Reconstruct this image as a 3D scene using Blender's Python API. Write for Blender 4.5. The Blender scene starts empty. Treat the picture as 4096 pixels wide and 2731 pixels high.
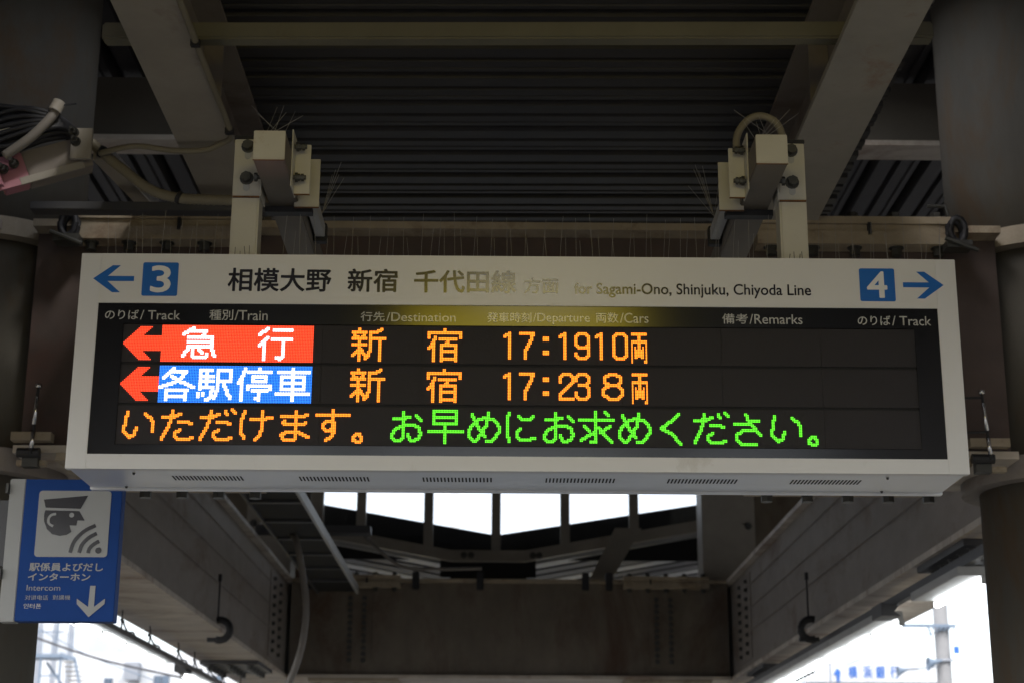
import bpy, bmesh, math, random
from mathutils import Vector, Matrix
random.seed(4)
S = bpy.context.scene
C = S.collection
rad = math.radians

# ------------------------------------------------------------------ camera, sky, sun, exposure
EV = 1.42                       # exposure: the photograph is exposed for the lit board under a dark canopy
cam = bpy.data.cameras.new('camera'); camo = bpy.data.objects.new('camera', cam); C.objects.link(camo)
cam.sensor_width = 36.0; cam.lens = 58.726; cam.clip_start = 0.05; cam.clip_end = 1500
t, yaw, roll = 0.28330837, -0.00683281, 0.00510116
camo.matrix_world = (Matrix.Translation((0, 0, 1.6)) @ Matrix.Rotation(yaw, 4, 'Z') @ Matrix.Rotation(rad(90) + t, 4, 'X')
                     @ Matrix.Rotation(roll, 4, 'Z'))
cam.dof.use_dof = True; cam.dof.focus_distance = 5.25; cam.dof.aperture_fstop = 5.0
S.camera = camo
W = bpy.data.worlds.new("World"); S.world = W; W.use_nodes = True
wn = W.node_tree.nodes; wl = W.node_tree.links
sky = wn.new('ShaderNodeTexSky'); sky.sky_type = 'NISHITA'; sky.sun_disc = False
sky.sun_elevation = rad(48); sky.sun_rotation = rad(215); sky.air_density = 1.0; sky.dust_density = 2.0; sky.ozone_density = 1.0
wn['Background'].inputs[1].default_value = 0.15
hs = wn.new('ShaderNodeHueSaturation'); hs.inputs['Saturation'].default_value = .42   # thin overcast: whiter than a clear sky
wl.new(sky.outputs[0], hs.inputs['Color']); wl.new(hs.outputs[0], wn['Background'].inputs[0])
sl = bpy.data.lights.new('sun', 'SUN'); sl.energy = 1.2; sl.angle = rad(14); sl.color = (1, .96, .9)
so = bpy.data.objects.new('sun', sl); C.objects.link(so)
so.rotation_euler = (rad(42), 0, rad(35))
vs = S.view_settings; vs.view_transform = 'Standard'; vs.look = 'None'; vs.gamma = 1; vs.exposure = EV; vs.use_curve_mapping = False
S.cycles.max_bounces = 8; S.cycles.diffuse_bounces = 5; S.cycles.glossy_bounces = 3
S.cycles.sample_clamp_indirect = 4.0
LIT = 1.0 / 2 ** EV             # radiance that just reaches display white

# ------------------------------------------------------------------ materials
def mat(name, col, rough=.6, metal=0.0, var=.12, scale=3.0, stain=None, stain_amt=0.0, stain_scale=1.2, bump=0.0, spec=.5,
        stretch=(1, 1, 1), coat=0.0):
    m = bpy.data.materials.new(name); m.use_nodes = True
    n = m.node_tree.nodes; l = m.node_tree.links; b = n['Principled BSDF']
    b.inputs['Roughness'].default_value = rough; b.inputs['Metallic'].default_value = metal
    b.inputs['Specular IOR Level'].default_value = spec
    b.inputs['Coat Weight'].default_value = coat
    tc = n.new('ShaderNodeTexCoord'); mp = n.new('ShaderNodeMapping'); l.new(tc.outputs['Object'], mp.inputs[0])
    mp.inputs['Scale'].default_value = stretch
    no = n.new('ShaderNodeTexNoise'); no.inputs['Scale'].default_value = scale; no.inputs['Detail'].default_value = 8
    no.inputs['Roughness'].default_value = .65; l.new(mp.outputs[0], no.inputs['Vector'])
    cr = n.new('ShaderNodeValToRGB'); l.new(no.outputs['Fac'], cr.inputs[0])
    cr.color_ramp.elements[0].position = .3; cr.color_ramp.elements[1].position = .7
    cr.color_ramp.elements[0].color = (*[c * (1 - var) for c in col], 1)
    cr.color_ramp.elements[1].color = (*[min(1, c * (1 + var)) for c in col], 1)
    out = cr.outputs[0]
    if stain:
        n2 = n.new('ShaderNodeTexNoise'); n2.inputs['Scale'].default_value = stain_scale; n2.inputs['Detail'].default_value = 10
        n2.inputs['Roughness'].default_value = .72; n2.inputs['Distortion'].default_value = .4
        l.new(mp.outputs[0], n2.inputs['Vector'])
        r2 = n.new('ShaderNodeValToRGB'); l.new(n2.outputs['Fac'], r2.inputs[0])
        r2.color_ramp.elements[0].position = .62 - .25 * stain_amt; r2.color_ramp.elements[1].position = .80 - .2 * stain_amt
        mx = n.new('ShaderNodeMixRGB'); l.new(r2.outputs[0], mx.inputs[0]); l.new(out, mx.inputs[1])
        mx.inputs[2].default_value = (*stain, 1); out = mx.outputs[0]
    l.new(out, b.inputs['Base Color'])
    if bump:
        bp_ = n.new('ShaderNodeBump'); bp_.inputs['Strength'].default_value = bump; bp_.inputs['Distance'].default_value = .004
        n3 = n.new('ShaderNodeTexNoise'); n3.inputs['Scale'].default_value = 90; l.new(mp.outputs[0], n3.inputs['Vector'])
        l.new(n3.outputs['Fac'], bp_.inputs['Height']); l.new(bp_.outputs[0], b.inputs['Normal'])
    return m
def emi(name, col, s):
    m = bpy.data.materials.new(name); m.use_nodes = True
    n = m.node_tree.nodes; b = n['Principled BSDF']
    b.inputs['Base Color'].default_value = (.1, .1, .1, 1); b.inputs['Emission Color'].default_value = (*col, 1)
    b.inputs['Emission Strength'].default_value = s
    return m
M = {}
M['cream'] = mat('cream_paint', (.34, .31, .265), .55, stain=(.17, .105, .07), stain_amt=.14, bump=.1)
M['flange'] = mat('grimy_uplit_flange', (.52, .46, .39), .6, var=.2, stain=(.22, .13, .085), stain_amt=.5, stain_scale=1.6, bump=.2, stretch=(.6, 1.5, 1))  # base raised to carry light from below; the rust streaks are real
M['rusty'] = mat('blotchy_paint', (.37, .35, .31), .55, stain=(.30, .16, .09), stain_amt=.28, stain_scale=2.6, bump=.1)
M['ledge'] = mat('dusty_ledge', (.36, .30, .22), .8, var=.25, stain=(.16, .10, .06), stain_amt=.45, stain_scale=4, bump=.3)
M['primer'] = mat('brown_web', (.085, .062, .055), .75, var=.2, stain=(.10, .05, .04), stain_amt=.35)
M['web'] = mat('dull_web', (.245, .215, .19), .7, var=.12, stain=(.13, .085, .06), stain_amt=.42, stain_scale=1.1, stretch=(1, .8, 1.6))
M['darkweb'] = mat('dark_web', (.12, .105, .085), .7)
M['olive'] = mat('olive_paint', (.19, .178, .13), .5, stain=(.14, .11, .07), stain_amt=.15)
M['column'] = mat('column_paint', (.118, .108, .092), .85, var=.15, stain=(.13, .085, .05), stain_amt=.42, stain_scale=2.2, stretch=(1, 1, .3), bump=.2, spec=.15)
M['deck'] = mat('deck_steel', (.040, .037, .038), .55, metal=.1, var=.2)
M['board'] = mat('board_white', (.72, .71, .70), .4, var=.035, scale=1.6, stain=(.50, .47, .42), stain_amt=.12, stain_scale=3, bump=.05)
M['header'] = mat('header_acrylic', (.72, .705, .68), .34, var=.015)
M['soffit'] = mat('soffit_alu', (.74, .75, .77), .30, metal=.25, var=.05)
M['gloss'] = mat('black_acrylic', (.010, .010, .012), .17, var=.05, spec=.6)
M['module'] = mat('led_module', (.018, .015, .017), .7, var=.08, bump=.3)
M['ink'] = mat('black_ink', (.015, .015, .025), .17, spec=1.0)
M['blue'] = mat('blue_ink', (.01, .13, .47), .32, var=.03)
M['letter'] = mat('white_ink', (.80, .79, .76), .4, var=.02)
M['greyink'] = mat('grey_ink', (.50, .49, .46), .17, var=.02, spec=.6)
M['slot'] = mat('slot_dark', (.01, .01, .01), .8)
M['tubeshade'] = mat('tube_shade', (.17, .15, .125), .6)  # tube darkened to carry its underside shade; the end cap stays light
M['post'] = mat('hanger_paint', (.56, .535, .46), .45, var=.06, stain=(.30, .17, .05), stain_amt=.0, stain_scale=5)
M['rust'] = mat('rust_edge', (.17, .08, .03), .8, var=.4, scale=30)
M['bolt'] = mat('bolt_grey', (.085, .085, .08), .5, metal=.6, var=.2)
M['black'] = mat('black_rubber', (.018, .018, .022), .55)
M['cable'] = mat('grey_cable', (.22, .20, .18), .5)
M['flex'] = mat('flex_conduit', (.22, .195, .14), .6)
M['wire'] = mat('steel_wire', (.30, .29, .28), .5, metal=.2)
M['chrome'] = mat('chrome', (.75, .75, .75), .2, metal=1.0, var=.03)
M['pink'] = mat('pink_paint', (.46, .20, .25), .6, stain=(.25, .22, .2), stain_amt=.3, stain_scale=12)
M['signblue'] = mat('sign_blue', (.009, .055, .24), .62, var=.08, scale=5, spec=.2)
M['signwhite'] = mat('sign_white', (.40, .40, .385), .6, var=.05, spec=.25)
M['platform'] = mat('platform_concrete', (.14, .137, .13), .38, var=.15)
M['ballast'] = mat('ballast', (.10, .095, .09), .95, var=.35, scale=20)
M['yellow'] = mat('tactile_yellow', (.6, .42, .04), .7)
M['housing'] = mat('lamp_housing', (.42, .42, .41), .5)
M['rail'] = mat('dark_duct', (.07, .07, .075), .5)
M['concrete'] = mat('pole_concrete', (.22, .22, .225), .8, var=.08)
M['farwhite'] = mat('far_white_wall', (.62, .64, .67), .8, var=.04, scale=.3)
M['fargrey'] = mat('far_grey', (.28, .30, .34), .8)
M['farsteel'] = mat('far_steel', (.17, .22, .29), .6)
M['farblue'] = mat('far_blue', (.03, .13, .45), .6)
M['farwin'] = mat('far_window', (.08, .12, .18), .15)
M['tread'] = mat('tread', (.55, .52, .47), .7)
M['led_orange'] = emi('led_orange', (1.0, .22, .010), 3.0 * LIT)
M['led_red'] = emi('led_red', (1.0, .05, .012), 2.2 * LIT)
M['led_redbg'] = emi('led_red_ground', (1.0, .055, .014), 2.2 * LIT)
M['led_green'] = emi('led_green', (.12, .95, .02), 1.7 * LIT)
M['led_white'] = emi('led_white', (.92, .90, 1.0), 4.0 * LIT)
M['led_blue'] = emi('led_blue', (.015, .21, 1.0), 1.9 * LIT)
M['tube'] = emi('tube_glow', (.92, .97, 1.0), 9.0 * LIT)
M['lit_yellow'] = emi('lit_yellow', (1.0, .76, .03), 6.0 * LIT)
M['lit_white'] = emi('lit_white', (1.0, .95, .82), 2.7 * LIT)
g = bpy.data.materials.new('window_glass'); g.use_nodes = True
n = g.node_tree.nodes; l = g.node_tree.links
tr = n.new('ShaderNodeBsdfTransparent'); gl = n.new('ShaderNodeBsdfGlossy'); gl.inputs['Roughness'].default_value = .05
mx = n.new('ShaderNodeMixShader'); mx.inputs[0].default_value = .06
l.new(tr.outputs[0], mx.inputs[1]); l.new(gl.outputs[0], mx.inputs[2]); l.new(mx.outputs[0], n['Material Output'].inputs[0])
M['glass'] = g

# ------------------------------------------------------------------ helpers
class MB:
    def __init__(s): s.v = []; s.f = []
    def add(s, v, f):
        k = len(s.v); s.v += [tuple(p) for p in v]; s.f += [[i + k for i in q] for q in f]; return s
    def box(s, x0, x1, y0, y1, z0, z1):
        v = [(x, y, z) for x in (x0, x1) for y in (y0, y1) for z in (z0, z1)]
        return s.add(v, [[0, 1, 3, 2], [4, 6, 7, 5], [0, 4, 5, 1], [2, 3, 7, 6], [0, 2, 6, 4], [1, 5, 7, 3]])
    def beam(s, p, q, w, h, up=(0, 0, 1)):      # a box along p-q
        p, q = Vector(p), Vector(q); d = (q - p).normalized(); a = d.cross(Vector(up)).normalized(); b = a.cross(d)
        v = []
        for o in (p, q):
            for i, j in ((-1, -1), (1, -1), (1, 1), (-1, 1)): v.append(o + a * i * w / 2 + b * j * h / 2)
        return s.add(v, [[0, 1, 2, 3], [7, 6, 5, 4], [0, 4, 5, 1], [1, 5, 6, 2], [2, 6, 7, 3], [3, 7, 4, 0]])
    def tube(s, path, r, n=10, cap=True, rib=0.0):
        path = [Vector(p) for p in path]; rings = []; k0 = len(s.v)
        ref = Vector((.13, .21, .97))
        for i, p in enumerate(path):
            d = (path[min(i + 1, len(path) - 1)] - path[max(i - 1, 0)]).normalized()
            a = d.cross(ref); a = a.normalized() if a.length > 1e-3 else d.cross(Vector((1, 0, 0))).normalized()
            b = d.cross(a); rr = r * (1 + (rib if i % 2 else -rib))
            for j in range(n):
                th = 2 * math.pi * j / n; s.v.append(tuple(p + a * math.cos(th) * rr + b * math.sin(th) * rr))
        for i in range(len(path) - 1):
            for j in range(n):
                x = k0 + i * n + j; y = k0 + i * n + (j + 1) % n
                s.f.append([x, y, y + n, x + n])
        if cap:
            s.f.append([k0 + j for j in range(n)]); s.f.append([k0 + (len(path) - 1) * n + j for j in reversed(range(n))])
        return s
    def prism(s, poly, y0, y1, ax='y'):         # polygon in XZ extruded along Y (or YZ along X, XY along Z)
        n = len(poly)
        def P(a, b, c): return {'y': (a, c, b), 'x': (c, a, b), 'z': (a, b, c)}[ax]
        s.add([P(a, b, y0) for a, b in poly] + [P(a, b, y1) for a, b in poly],
              [list(range(n)), list(range(2 * n - 1, n - 1, -1))] + [[i, (i + 1) % n, (i + 1) % n + n, i + n] for i in range(n)])
        return s
    def build(s, name, m, parent=None, smooth=False, bevel=0.0):
        me = bpy.data.meshes.new(name)
        off = wloc(parent)
        bm = bmesh.new(); vs_ = [bm.verts.new((v[0] - off[0], v[1] - off[1], v[2] - off[2])) for v in s.v]
        for f in s.f:
            try: bm.faces.new([vs_[i] for i in f])
            except ValueError: pass
        bmesh.ops.recalc_face_normals(bm, faces=bm.faces)
        if bevel: bmesh.ops.bevel(bm, geom=bm.edges[:], offset=bevel, segments=2, affect='EDGES', clamp_overlap=True)
        bm.to_mesh(me); bm.free()
        me.materials.append(M[m])
        if smooth:
            for p in me.polygons: p.use_smooth = True
        o = bpy.data.objects.new(name, me); C.objects.link(o)
        if parent: o.parent = parent
        return o
def wloc(o):
    r = Vector((0, 0, 0))
    while o: r += o.location; o = o.parent
    return r
def tag(o, label=None, cat=None, group=None, kind=None):
    if label: o['label'] = label
    if cat: o['category'] = cat
    if group: o['group'] = group
    if kind: o['kind'] = kind
    return o
def thing(name, label, cat, loc=(0, 0, 0), group=None):
    o = bpy.data.objects.new(name, None); C.objects.link(o); o.location = loc; o.empty_display_size = .1
    return tag(o, label, cat, group)
def place(src, parent, loc, rot=None, scale=None):   # another piece sharing the mesh
    o = src.copy(); C.objects.link(o); o.parent = parent; o.location = Vector(loc) - wloc(parent)
    if rot: o.rotation_euler = rot
    if scale: o.scale = scale
    return o
def kids(o): return [c for c in bpy.data.objects if c.parent == o]
def copy_tree(o, parent=None, dloc=None):
    c = o.copy(); C.objects.link(c); c.parent = parent
    if dloc: c.location = o.location + Vector(dloc)
    for ch in kids(o): copy_tree(ch, c)
    return c
def catmull(pts, k=6):
    pts = [Vector(p) for p in pts]; P = [pts[0]] + pts + [pts[-1]]; out = []
    for i in range(1, len(P) - 2):
        for j in range(k):
            u = j / k; a, b, c, d = P[i - 1], P[i], P[i + 1], P[i + 2]
            out.append(.5 * ((2 * b) + (c - a) * u + (2 * a - 5 * b + 4 * c - d) * u * u + (3 * b - a - 3 * c + d) * u ** 3))
    out.append(pts[-1]); return out
def circ(cx, cz, r, n=20, a0=0, a1=360):
    return [(cx + r * math.cos(rad(a0 + (a1 - a0) * i / n)), cz + r * math.sin(rad(a0 + (a1 - a0) * i / n))) for i in range(n)]
def rrect(x0, x1, z0, z1, r, n=5):
    o = []
    for cx, cz, a in ((x1 - r, z1 - r, 0), (x0 + r, z1 - r, 90), (x0 + r, z0 + r, 180), (x1 - r, z0 + r, 270)):
        o += [(cx + r * math.cos(rad(a + 90 * i / n)), cz + r * math.sin(rad(a + 90 * i / n))) for i in range(n + 1)]
    return o
def stroke(mb, pts, w, y0, y1, k=5):            # a ribbon with square ends in the XZ plane
    c = catmull([(p[0], 0, p[1]) for p in pts], k); L = []; R = []
    for i, p in enumerate(c):
        d = (c[min(i + 1, len(c) - 1)] - c[max(i - 1, 0)]).normalized(); nn = Vector((-d.z, 0, d.x)) * w / 2
        L.append((p.x + nn.x, p.z + nn.z)); R.append((p.x - nn.x, p.z - nn.z))
    for i in range(len(c) - 1): mb.prism([L[i], L[i + 1], R[i + 1], R[i]], y0, y1)
def glyphs(s):
    cu = bpy.data.curves.new('t', 'FONT'); cu.body = s; cu.size = 1; cu.resolution_u = 4
    tmp = bpy.data.objects.new('tmp', cu); C.objects.link(tmp)
    bpy.context.view_layer.update()
    me = bpy.data.meshes.new_from_object(tmp.evaluated_get(bpy.context.evaluated_depsgraph_get()))
    bpy.data.objects.remove(tmp); bpy.data.curves.remove(cu)
    return me
def text(name, s, x0, z0, x1, z1, y, m, parent, bold=0.0, label=None, depth=.0006):
    """lettering fitted to a box; weight comes from copies of the face set a hair in front of each other"""
    me = glyphs(s)
    xs = [v.co.x for v in me.vertices]; ys = [v.co.y for v in me.vertices]
    a, b, c, d = min(xs), max(xs), min(ys), max(ys); off = wloc(parent)
    bm = bmesh.new(); bm.from_mesh(me)
    x0 += bold; x1 -= bold; z0 += bold; z1 -= bold
    for v in bm.verts:
        X = x0 + (v.co.x - a) / (b - a) * (x1 - x0); Z = z0 + (v.co.y - c) / (d - c) * (z1 - z0)
        v.co = Vector((X, y, Z)) - off
    base = bm.faces[:]
    k = 0
    if bold:
        for dx, dz in ((1, 0), (-1, 0), (0, 1), (0, -1), (.7, .7), (-.7, .7), (.7, -.7), (-.7, -.7)):
            k += 1
            g_ = bmesh.ops.duplicate(bm, geom=base)
            for v in [e for e in g_['geom'] if isinstance(e, bmesh.types.BMVert)]: v.co += Vector((dx * bold, -.00003 * k, dz * bold))
    bm.to_mesh(me); bm.free(); me.materials.clear(); me.materials.append(M[m])
    o = bpy.data.objects.new(name, me); C.objects.link(o); o.parent = parent
    if label: o['label'] = label
    return o
def mixed(name, cjk, lat, x0, z0, x1, z1, y, m, parent, zl0, bold=0.0):   # Japanese word, slash and English word side by side
    k = len(cjk) * 1.0; w_ = len(lat) * .52
    for c_ in lat: w_ += -.28 if c_ in 'ijl/' else (.1 if c_ in 'DTRC' else 0)
    f = x0 + (x1 - x0) * k / (k + w_)
    return (text(name, cjk, x0, z0, f - .004, z1, y, m, parent, bold), text(name, lat.strip(), f + .001, zl0, x1, z1 - .001, y, m, parent, bold * .6))

# hex bolt with washer, axis +Z up from the origin (head at z<0 side points down)
def bolt_mesh(r=.018, h=.022, shank=0.0):
    mb = MB(); mb.tube([(0, 0, 0), (0, 0, -.005)], r * 1.35, 14)
    mb.tube([(0, 0, -.005), (0, 0, -.005 - h)], r, 6)
    if shank: mb.tube([(0, 0, -.005 - h), (0, 0, -.005 - h - shank)], r * .5, 8)
    o = mb.build('bolt', 'bolt'); me = o.data; bpy.data.objects.remove(o); return me
BOLT = bolt_mesh(); BOLT_BIG = bolt_mesh(.026, .035); BOLT_LONG = bolt_mesh(.013, .022, .022)
def bolt(parent, loc, dirn=(0, 0, -1), me=None, scale=1.0):
    o = bpy.data.objects.new('bolt', me or BOLT); C.objects.link(o); o.parent = parent; o.location = Vector(loc) - wloc(parent)
    o.rotation_euler = Vector((0, 0, -1)).rotation_difference(Vector(dirn)).to_euler(); o.scale = (scale,) * 3
    return o

# ------------------------------------------------------------------ the setting: platform, tracks
tag(MB().box(-4.2, 4.4, -30, 70, -.5, 0).build('platform_floor', 'platform'), kind='structure')
tag(MB().box(-400, 400, -200, 900, -1.35, -1.15).build('ground', 'ballast'), kind='structure')
for x in (-3.4, 3.6): tag(MB().box(x - .15, x + .15, -30, 70, .0, .008).build('tactile_strip', 'yellow'), kind='structure')

# ------------------------------------------------------------------ columns
def column(x, y, r0, r1, label):
    th = thing('steel_column', label, 'column', (x, y, 0), 'round steel columns of the canopy')
    MB().tube([(x, y, 0), (x, y, 3.16)], r0, 48).build('lower_shaft', 'column', th, True)
    MB().tube([(x, y, 3.27), (x, y, 4.28)], r1, 48).build('middle_shaft', 'column', th, True)
    MB().tube([(x, y, 4.37), (x, y, 6.3)], r1 + .027, 48).build('upper_shaft', 'column', th, True)
    for z in (3.16, 4.28):
        MB().tube([(x, y, z), (x, y, z + (.11 if z < 4 else .09))], .455 if z < 4 else .49, 48).build('collar_plate', 'web' if z < 4 else 'ledge', th)
    return th
column(-2.54, 7.9, .37, .41, 'left round column beside the pink-tipped arm')
column(2.69, 7.9, .37, .41, 'right round column at the photo\'s right edge')

# ------------------------------------------------------------------ cross girders
def cross_girder(y, label, near, dp):
    th = thing('cross_girder', label, 'girder', (.06, y, 3.2), 'deep girders crossing the platform')
    x0, x1 = (-2.2, 2.35) if near else (-2.38, 2.62)
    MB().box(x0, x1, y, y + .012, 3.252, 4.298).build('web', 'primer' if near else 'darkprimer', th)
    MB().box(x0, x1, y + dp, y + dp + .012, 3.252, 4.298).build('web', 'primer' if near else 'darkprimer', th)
    MB().box(x0, x1, y - .11, y + dp + .12, 4.30, 4.335).build('top_flange', 'ledge', th)
    MB().box(x0, x1, y - .11, y + dp + .12, 3.215, 3.25).build('bottom_flange', 'flange', th)
    for a, b in (((x0 + .2, -1.15), (1.2, x1 - .22)) if near else ((-2.14, -1.13), (1.42, 2.4))):
        MB().box(a, b, y - .125, y + .1, 4.337, 4.372).build('splice_plate', 'ledge', th)
        MB().box(a, b, y - .125, y - .01, 4.235, 4.298).build('splice_plate', 'ledge', th)
        MB().box(a, b, y - .125, y + dp + .10, 3.178, 3.213).build('splice_plate', 'ledge', th)
        n_ = 5
        for i in range(n_):
            xx = a + .07 + (b - a - .14) * i / (n_ - 1)
            bolt(th, (xx, y - .06, 4.372), (0, 0, 1), BOLT_BIG)
            bolt(th, (xx, y - .07, 4.235), (0, 0, -1), BOLT_BIG)
            for yy in (.2, dp): bolt(th, (xx + (.03 if yy > .3 else 0), y + yy, 3.178), (0, 0, -1), BOLT_BIG, 1.15)
        # web splice with two vertical bolt rows
        c = -1.62 if a < 0 else 1.88
        if near is False:
            MB().box(c - .17, c + .17, y - .014, y - .002, 3.35, 4.2).build('web_splice', 'darkprimer', th)
            for sx in (-.08, .08):
                for k in range(11): bolt(th, (c + sx, y - .014, 3.42 + k * .07), (0, -1, 0), BOLT_BIG, .8)
    # black ties on the flange
    for xx in (-1.52, 1.72): MB().box(xx, xx + .016, y - .135, y - .09, 4.28, 4.34).build('strap', 'black', th)
    return th
M['darkprimer'] = mat('dark_primer', (.165, .14, .11), .8, var=.2, stain=(.10, .062, .042), stain_amt=.5, stain_scale=1.3, stretch=(1, 1, .5))
cross_girder(7.5, 'near cross girder, rusty ledge right behind the departure board', True, .52)
cross_girder(19.2, 'far cross girder with dark brown face below the windows', False, 1.0)

# ------------------------------------------------------------------ long girders over the platform edges
def long_girder(x0, x1, s, label):
    th = thing('long_girder', label, 'girder', ((x0 + x1) / 2, 8, 3.2), 'long girders over the platform edges')
    xi = x1 if s < 0 else x0            # inner side
    MB().box(x0 + .04, x1 - .04, -25, 40, 3.252, 4.298).build('web', 'web', th)
    MB().box(x0, x1, -25, 40, 3.21, 3.25).build('bottom_flange', 'flange', th)
    MB().box(x0 - .03, x1 + .03, -25, 40, 4.30, 4.34).build('top_flange', 'flange', th)
    for z in (3.62, 3.86, 4.1):          # thin conduits running along the web
        MB().tube([(xi + s * .028, 8.6, z), (xi + s * .028, 18.9, z)], .006, 6).build('conduit', 'web', th)
    for yy in (10.05, 17.6):
        MB().box(x0 + .03, x1 - .03, yy - .55, yy + .55, 3.17, 3.208).build('splice_plate', 'rail', th)
        for i in range(5):
            for k in range(3): bolt(th, (x0 + .12 + k * (x1 - x0 - .24) / 2, yy - .45 + i * .22, 3.17), (0, 0, -1), BOLT_BIG, 1.3)
    xw = x1 - .04 if s < 0 else x0 + .04
    MB().box(xw - .012 if s > 0 else xw, xw if s > 0 else xw + .012, 17.75, 18.7, 3.33, 4.24).build('web_splice', 'web', th)
    for i in range(2):
        for k in range(9): bolt(th, (xw - s * .012, 17.95 + i * .5, 3.4 + k * .095), (-s, 0, 0), BOLT_BIG, .8)
    return th
long_girder(-3.04, -2.39, -1, 'long left girder running away above the left lamps')
long_girder(2.63, 3.28, 1, 'long right girder with bluish underside running away above the right lamps')

# flange clamps with a rod
def clamp(x, y, s, label):
    th = thing('flange_clamp', label, 'clamp', (x, y, 3.2), 'black clamps gripping the long girders')
    MB().tube([(x, y, 3.25), (x, y, 3.62)], .008, 8).build('rod', 'black', th)
    MB().tube([(x, y, 3.60), (x, y, 3.66)], .016, 8).build('rod_cap', 'black', th)
    arc = [(x + s * -.02 + .085 * math.cos(rad(a)), y, 3.19 + .085 * math.sin(rad(a))) for a in range(70, 291, 20)]
    MB().tube(arc if s < 0 else [(2 * x - p[0], p[1], p[2]) for p in arc], .032, 8).build('jaw', 'black', th, True)
    MB().box(x - .08, x + .08, y - .03, y + .03, 3.09, 3.125).build('foot', 'black', th)
clamp(-2.37, 14.2, 1, 'black clamp with upright rod on the left girder')
clamp(2.56, 13.9, -1, 'black clamp with upright rod on the right girder')

# ------------------------------------------------------------------ roof beams, tie, side beams
def roof_beam(xa, xb, s, label):
    th = thing('roof_beam', label, 'beam', ((xa + xb) / 2, 6, 4.35), 'beams under the canopy roof')
    xc = (xa + xb) / 2
    MB().box(xa, xb, -6, 8.45, 4.35, 4.375).build('bottom_flange', 'cream' if s > 0 else 'rusty', th)
    MB().box(xc - .008, xc + .008, -6, 8.45, 4.377, 4.73).build('web', 'web', th)
    MB().box(xa, xb, -6, 8.45, 4.732, 4.752).build('top_flange', 'web', th)
    for i in range(8): MB().box(xc + (.01 if s > 0 else -.09), xc + (.09 if s > 0 else -.01), -3 + i * 1.55, -2.99 + i * 1.55, 4.38, 4.73).build('stiffener', 'web', th)
    return th
roof_beam(-1.365, -1.125, 1, 'left sloping-looking roof beam with a cable clipped along it')
roof_beam(1.225, 1.485, -1, 'right roof beam with orange rust blotches underneath')
th = thing('cross_tie', 'olive horizontal tie bar under the ribbed roof', 'tie bar', (.06, 5.74, 4.48))
MB().box(-1.515, 1.615, 5.705, 5.775, 4.447, 4.517).build('bar', 'olive', th, bevel=.008)
th.rotation_euler = (0, 0, rad(-1.2))
for x0, x1, lab in ((-4.6, -1.25, 'dark side beam behind the left roof beam'), (1.36, 4.7, 'dark side beam behind the right roof beam')):
    th = thing('side_beam', lab, 'beam', ((x0 + x1) / 2, 8.6, 5.2), 'side beams between column and roof beam')
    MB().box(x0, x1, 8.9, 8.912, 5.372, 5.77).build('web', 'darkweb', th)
    MB().box(x0, x1, 8.8, 9.02, 5.34, 5.37).build('bottom_flange', 'flange', th)

# ------------------------------------------------------------------ roof decks of ribbed sheets
PROF = [(0, 0), (.035, 0), (.040, .028), (.066, .028), (.071, 0), (.125, 0), (.13, .010), (.142, .010), (.147, 0), (.175, 0), (.19, .07), (.225, .07), (.24, 0), (.29, 0)]
def deck(name, label, x0, x1, y0, y1, z, ribs, yawdeg=0.0, pitch=.29, sc=1.0, m='deck'):
    th = thing(name, label, 'roof', ((x0 + x1) / 2, (y0 + y1) / 2, z), 'ribbed steel roofs')
    poly = [(a * pitch / .29, z + b * sc) for a, b in PROF]; top = z + .1 * sc
    if ribs == 'x':
        mb = MB(); mb.prism([(y0 + a, b) for a, b in poly] + [(y0 + pitch - .0, top), (y0, top)], x0, x1, 'x')
        n_ = int((y1 - y0) / pitch); step = (0, pitch, 0)
    else:
        mb = MB(); mb.prism([(x0 + a, b) for a, b in poly] + [(x0 + pitch - .0, top), (x0, top)], y0, y1, 'y')
        n_ = int((x1 - x0) / pitch); step = (pitch, 0, 0)
    o = mb.build('deck_sheet', m, th)
    for i in range(1, n_ + 1):
        c = o.copy(); C.objects.link(c); c.parent = th; c.location = Vector(step) * i
    th.rotation_euler = (0, 0, rad(yawdeg))
    return th
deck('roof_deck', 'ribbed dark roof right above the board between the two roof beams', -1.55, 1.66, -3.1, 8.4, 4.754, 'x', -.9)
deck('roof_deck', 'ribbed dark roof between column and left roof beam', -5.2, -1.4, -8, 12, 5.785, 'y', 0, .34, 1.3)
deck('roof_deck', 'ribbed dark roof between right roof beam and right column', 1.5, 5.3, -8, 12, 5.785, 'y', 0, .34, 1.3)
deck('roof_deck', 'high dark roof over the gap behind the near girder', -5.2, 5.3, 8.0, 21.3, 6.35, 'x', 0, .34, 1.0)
for x in (-5.3, 5.35):
    th = thing('baffle_fascia', ('left' if x < 0 else 'right') + ' unseen roof edge panel, lowered to cut daylight under the canopy', 'roof edge', (x, 6, 5.6))
    MB().box(x, x + .05, -8, 21.4, 4.42, 6.6).build('panel', 'darkweb', th)  # unseen edge panels, dropped low to hold back side daylight
for y, z0, z1, lab in ((-3.3, 4.6, 6.2, 'roof end panel over the platform behind the viewer'), (8.46, 4.86, 6.4, 'roof step panel closing the ribbed roof above the near girder')):
    x0, x1 = (-5.2, 5.3) if y < 0 else (-1.45, 1.55)
    th = thing('roof_step', lab, 'roof panel', (0, y, z0)); MB().box(x0, x1, y, y + .04, z0, z1).build('panel', 'darkweb', th)

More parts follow.
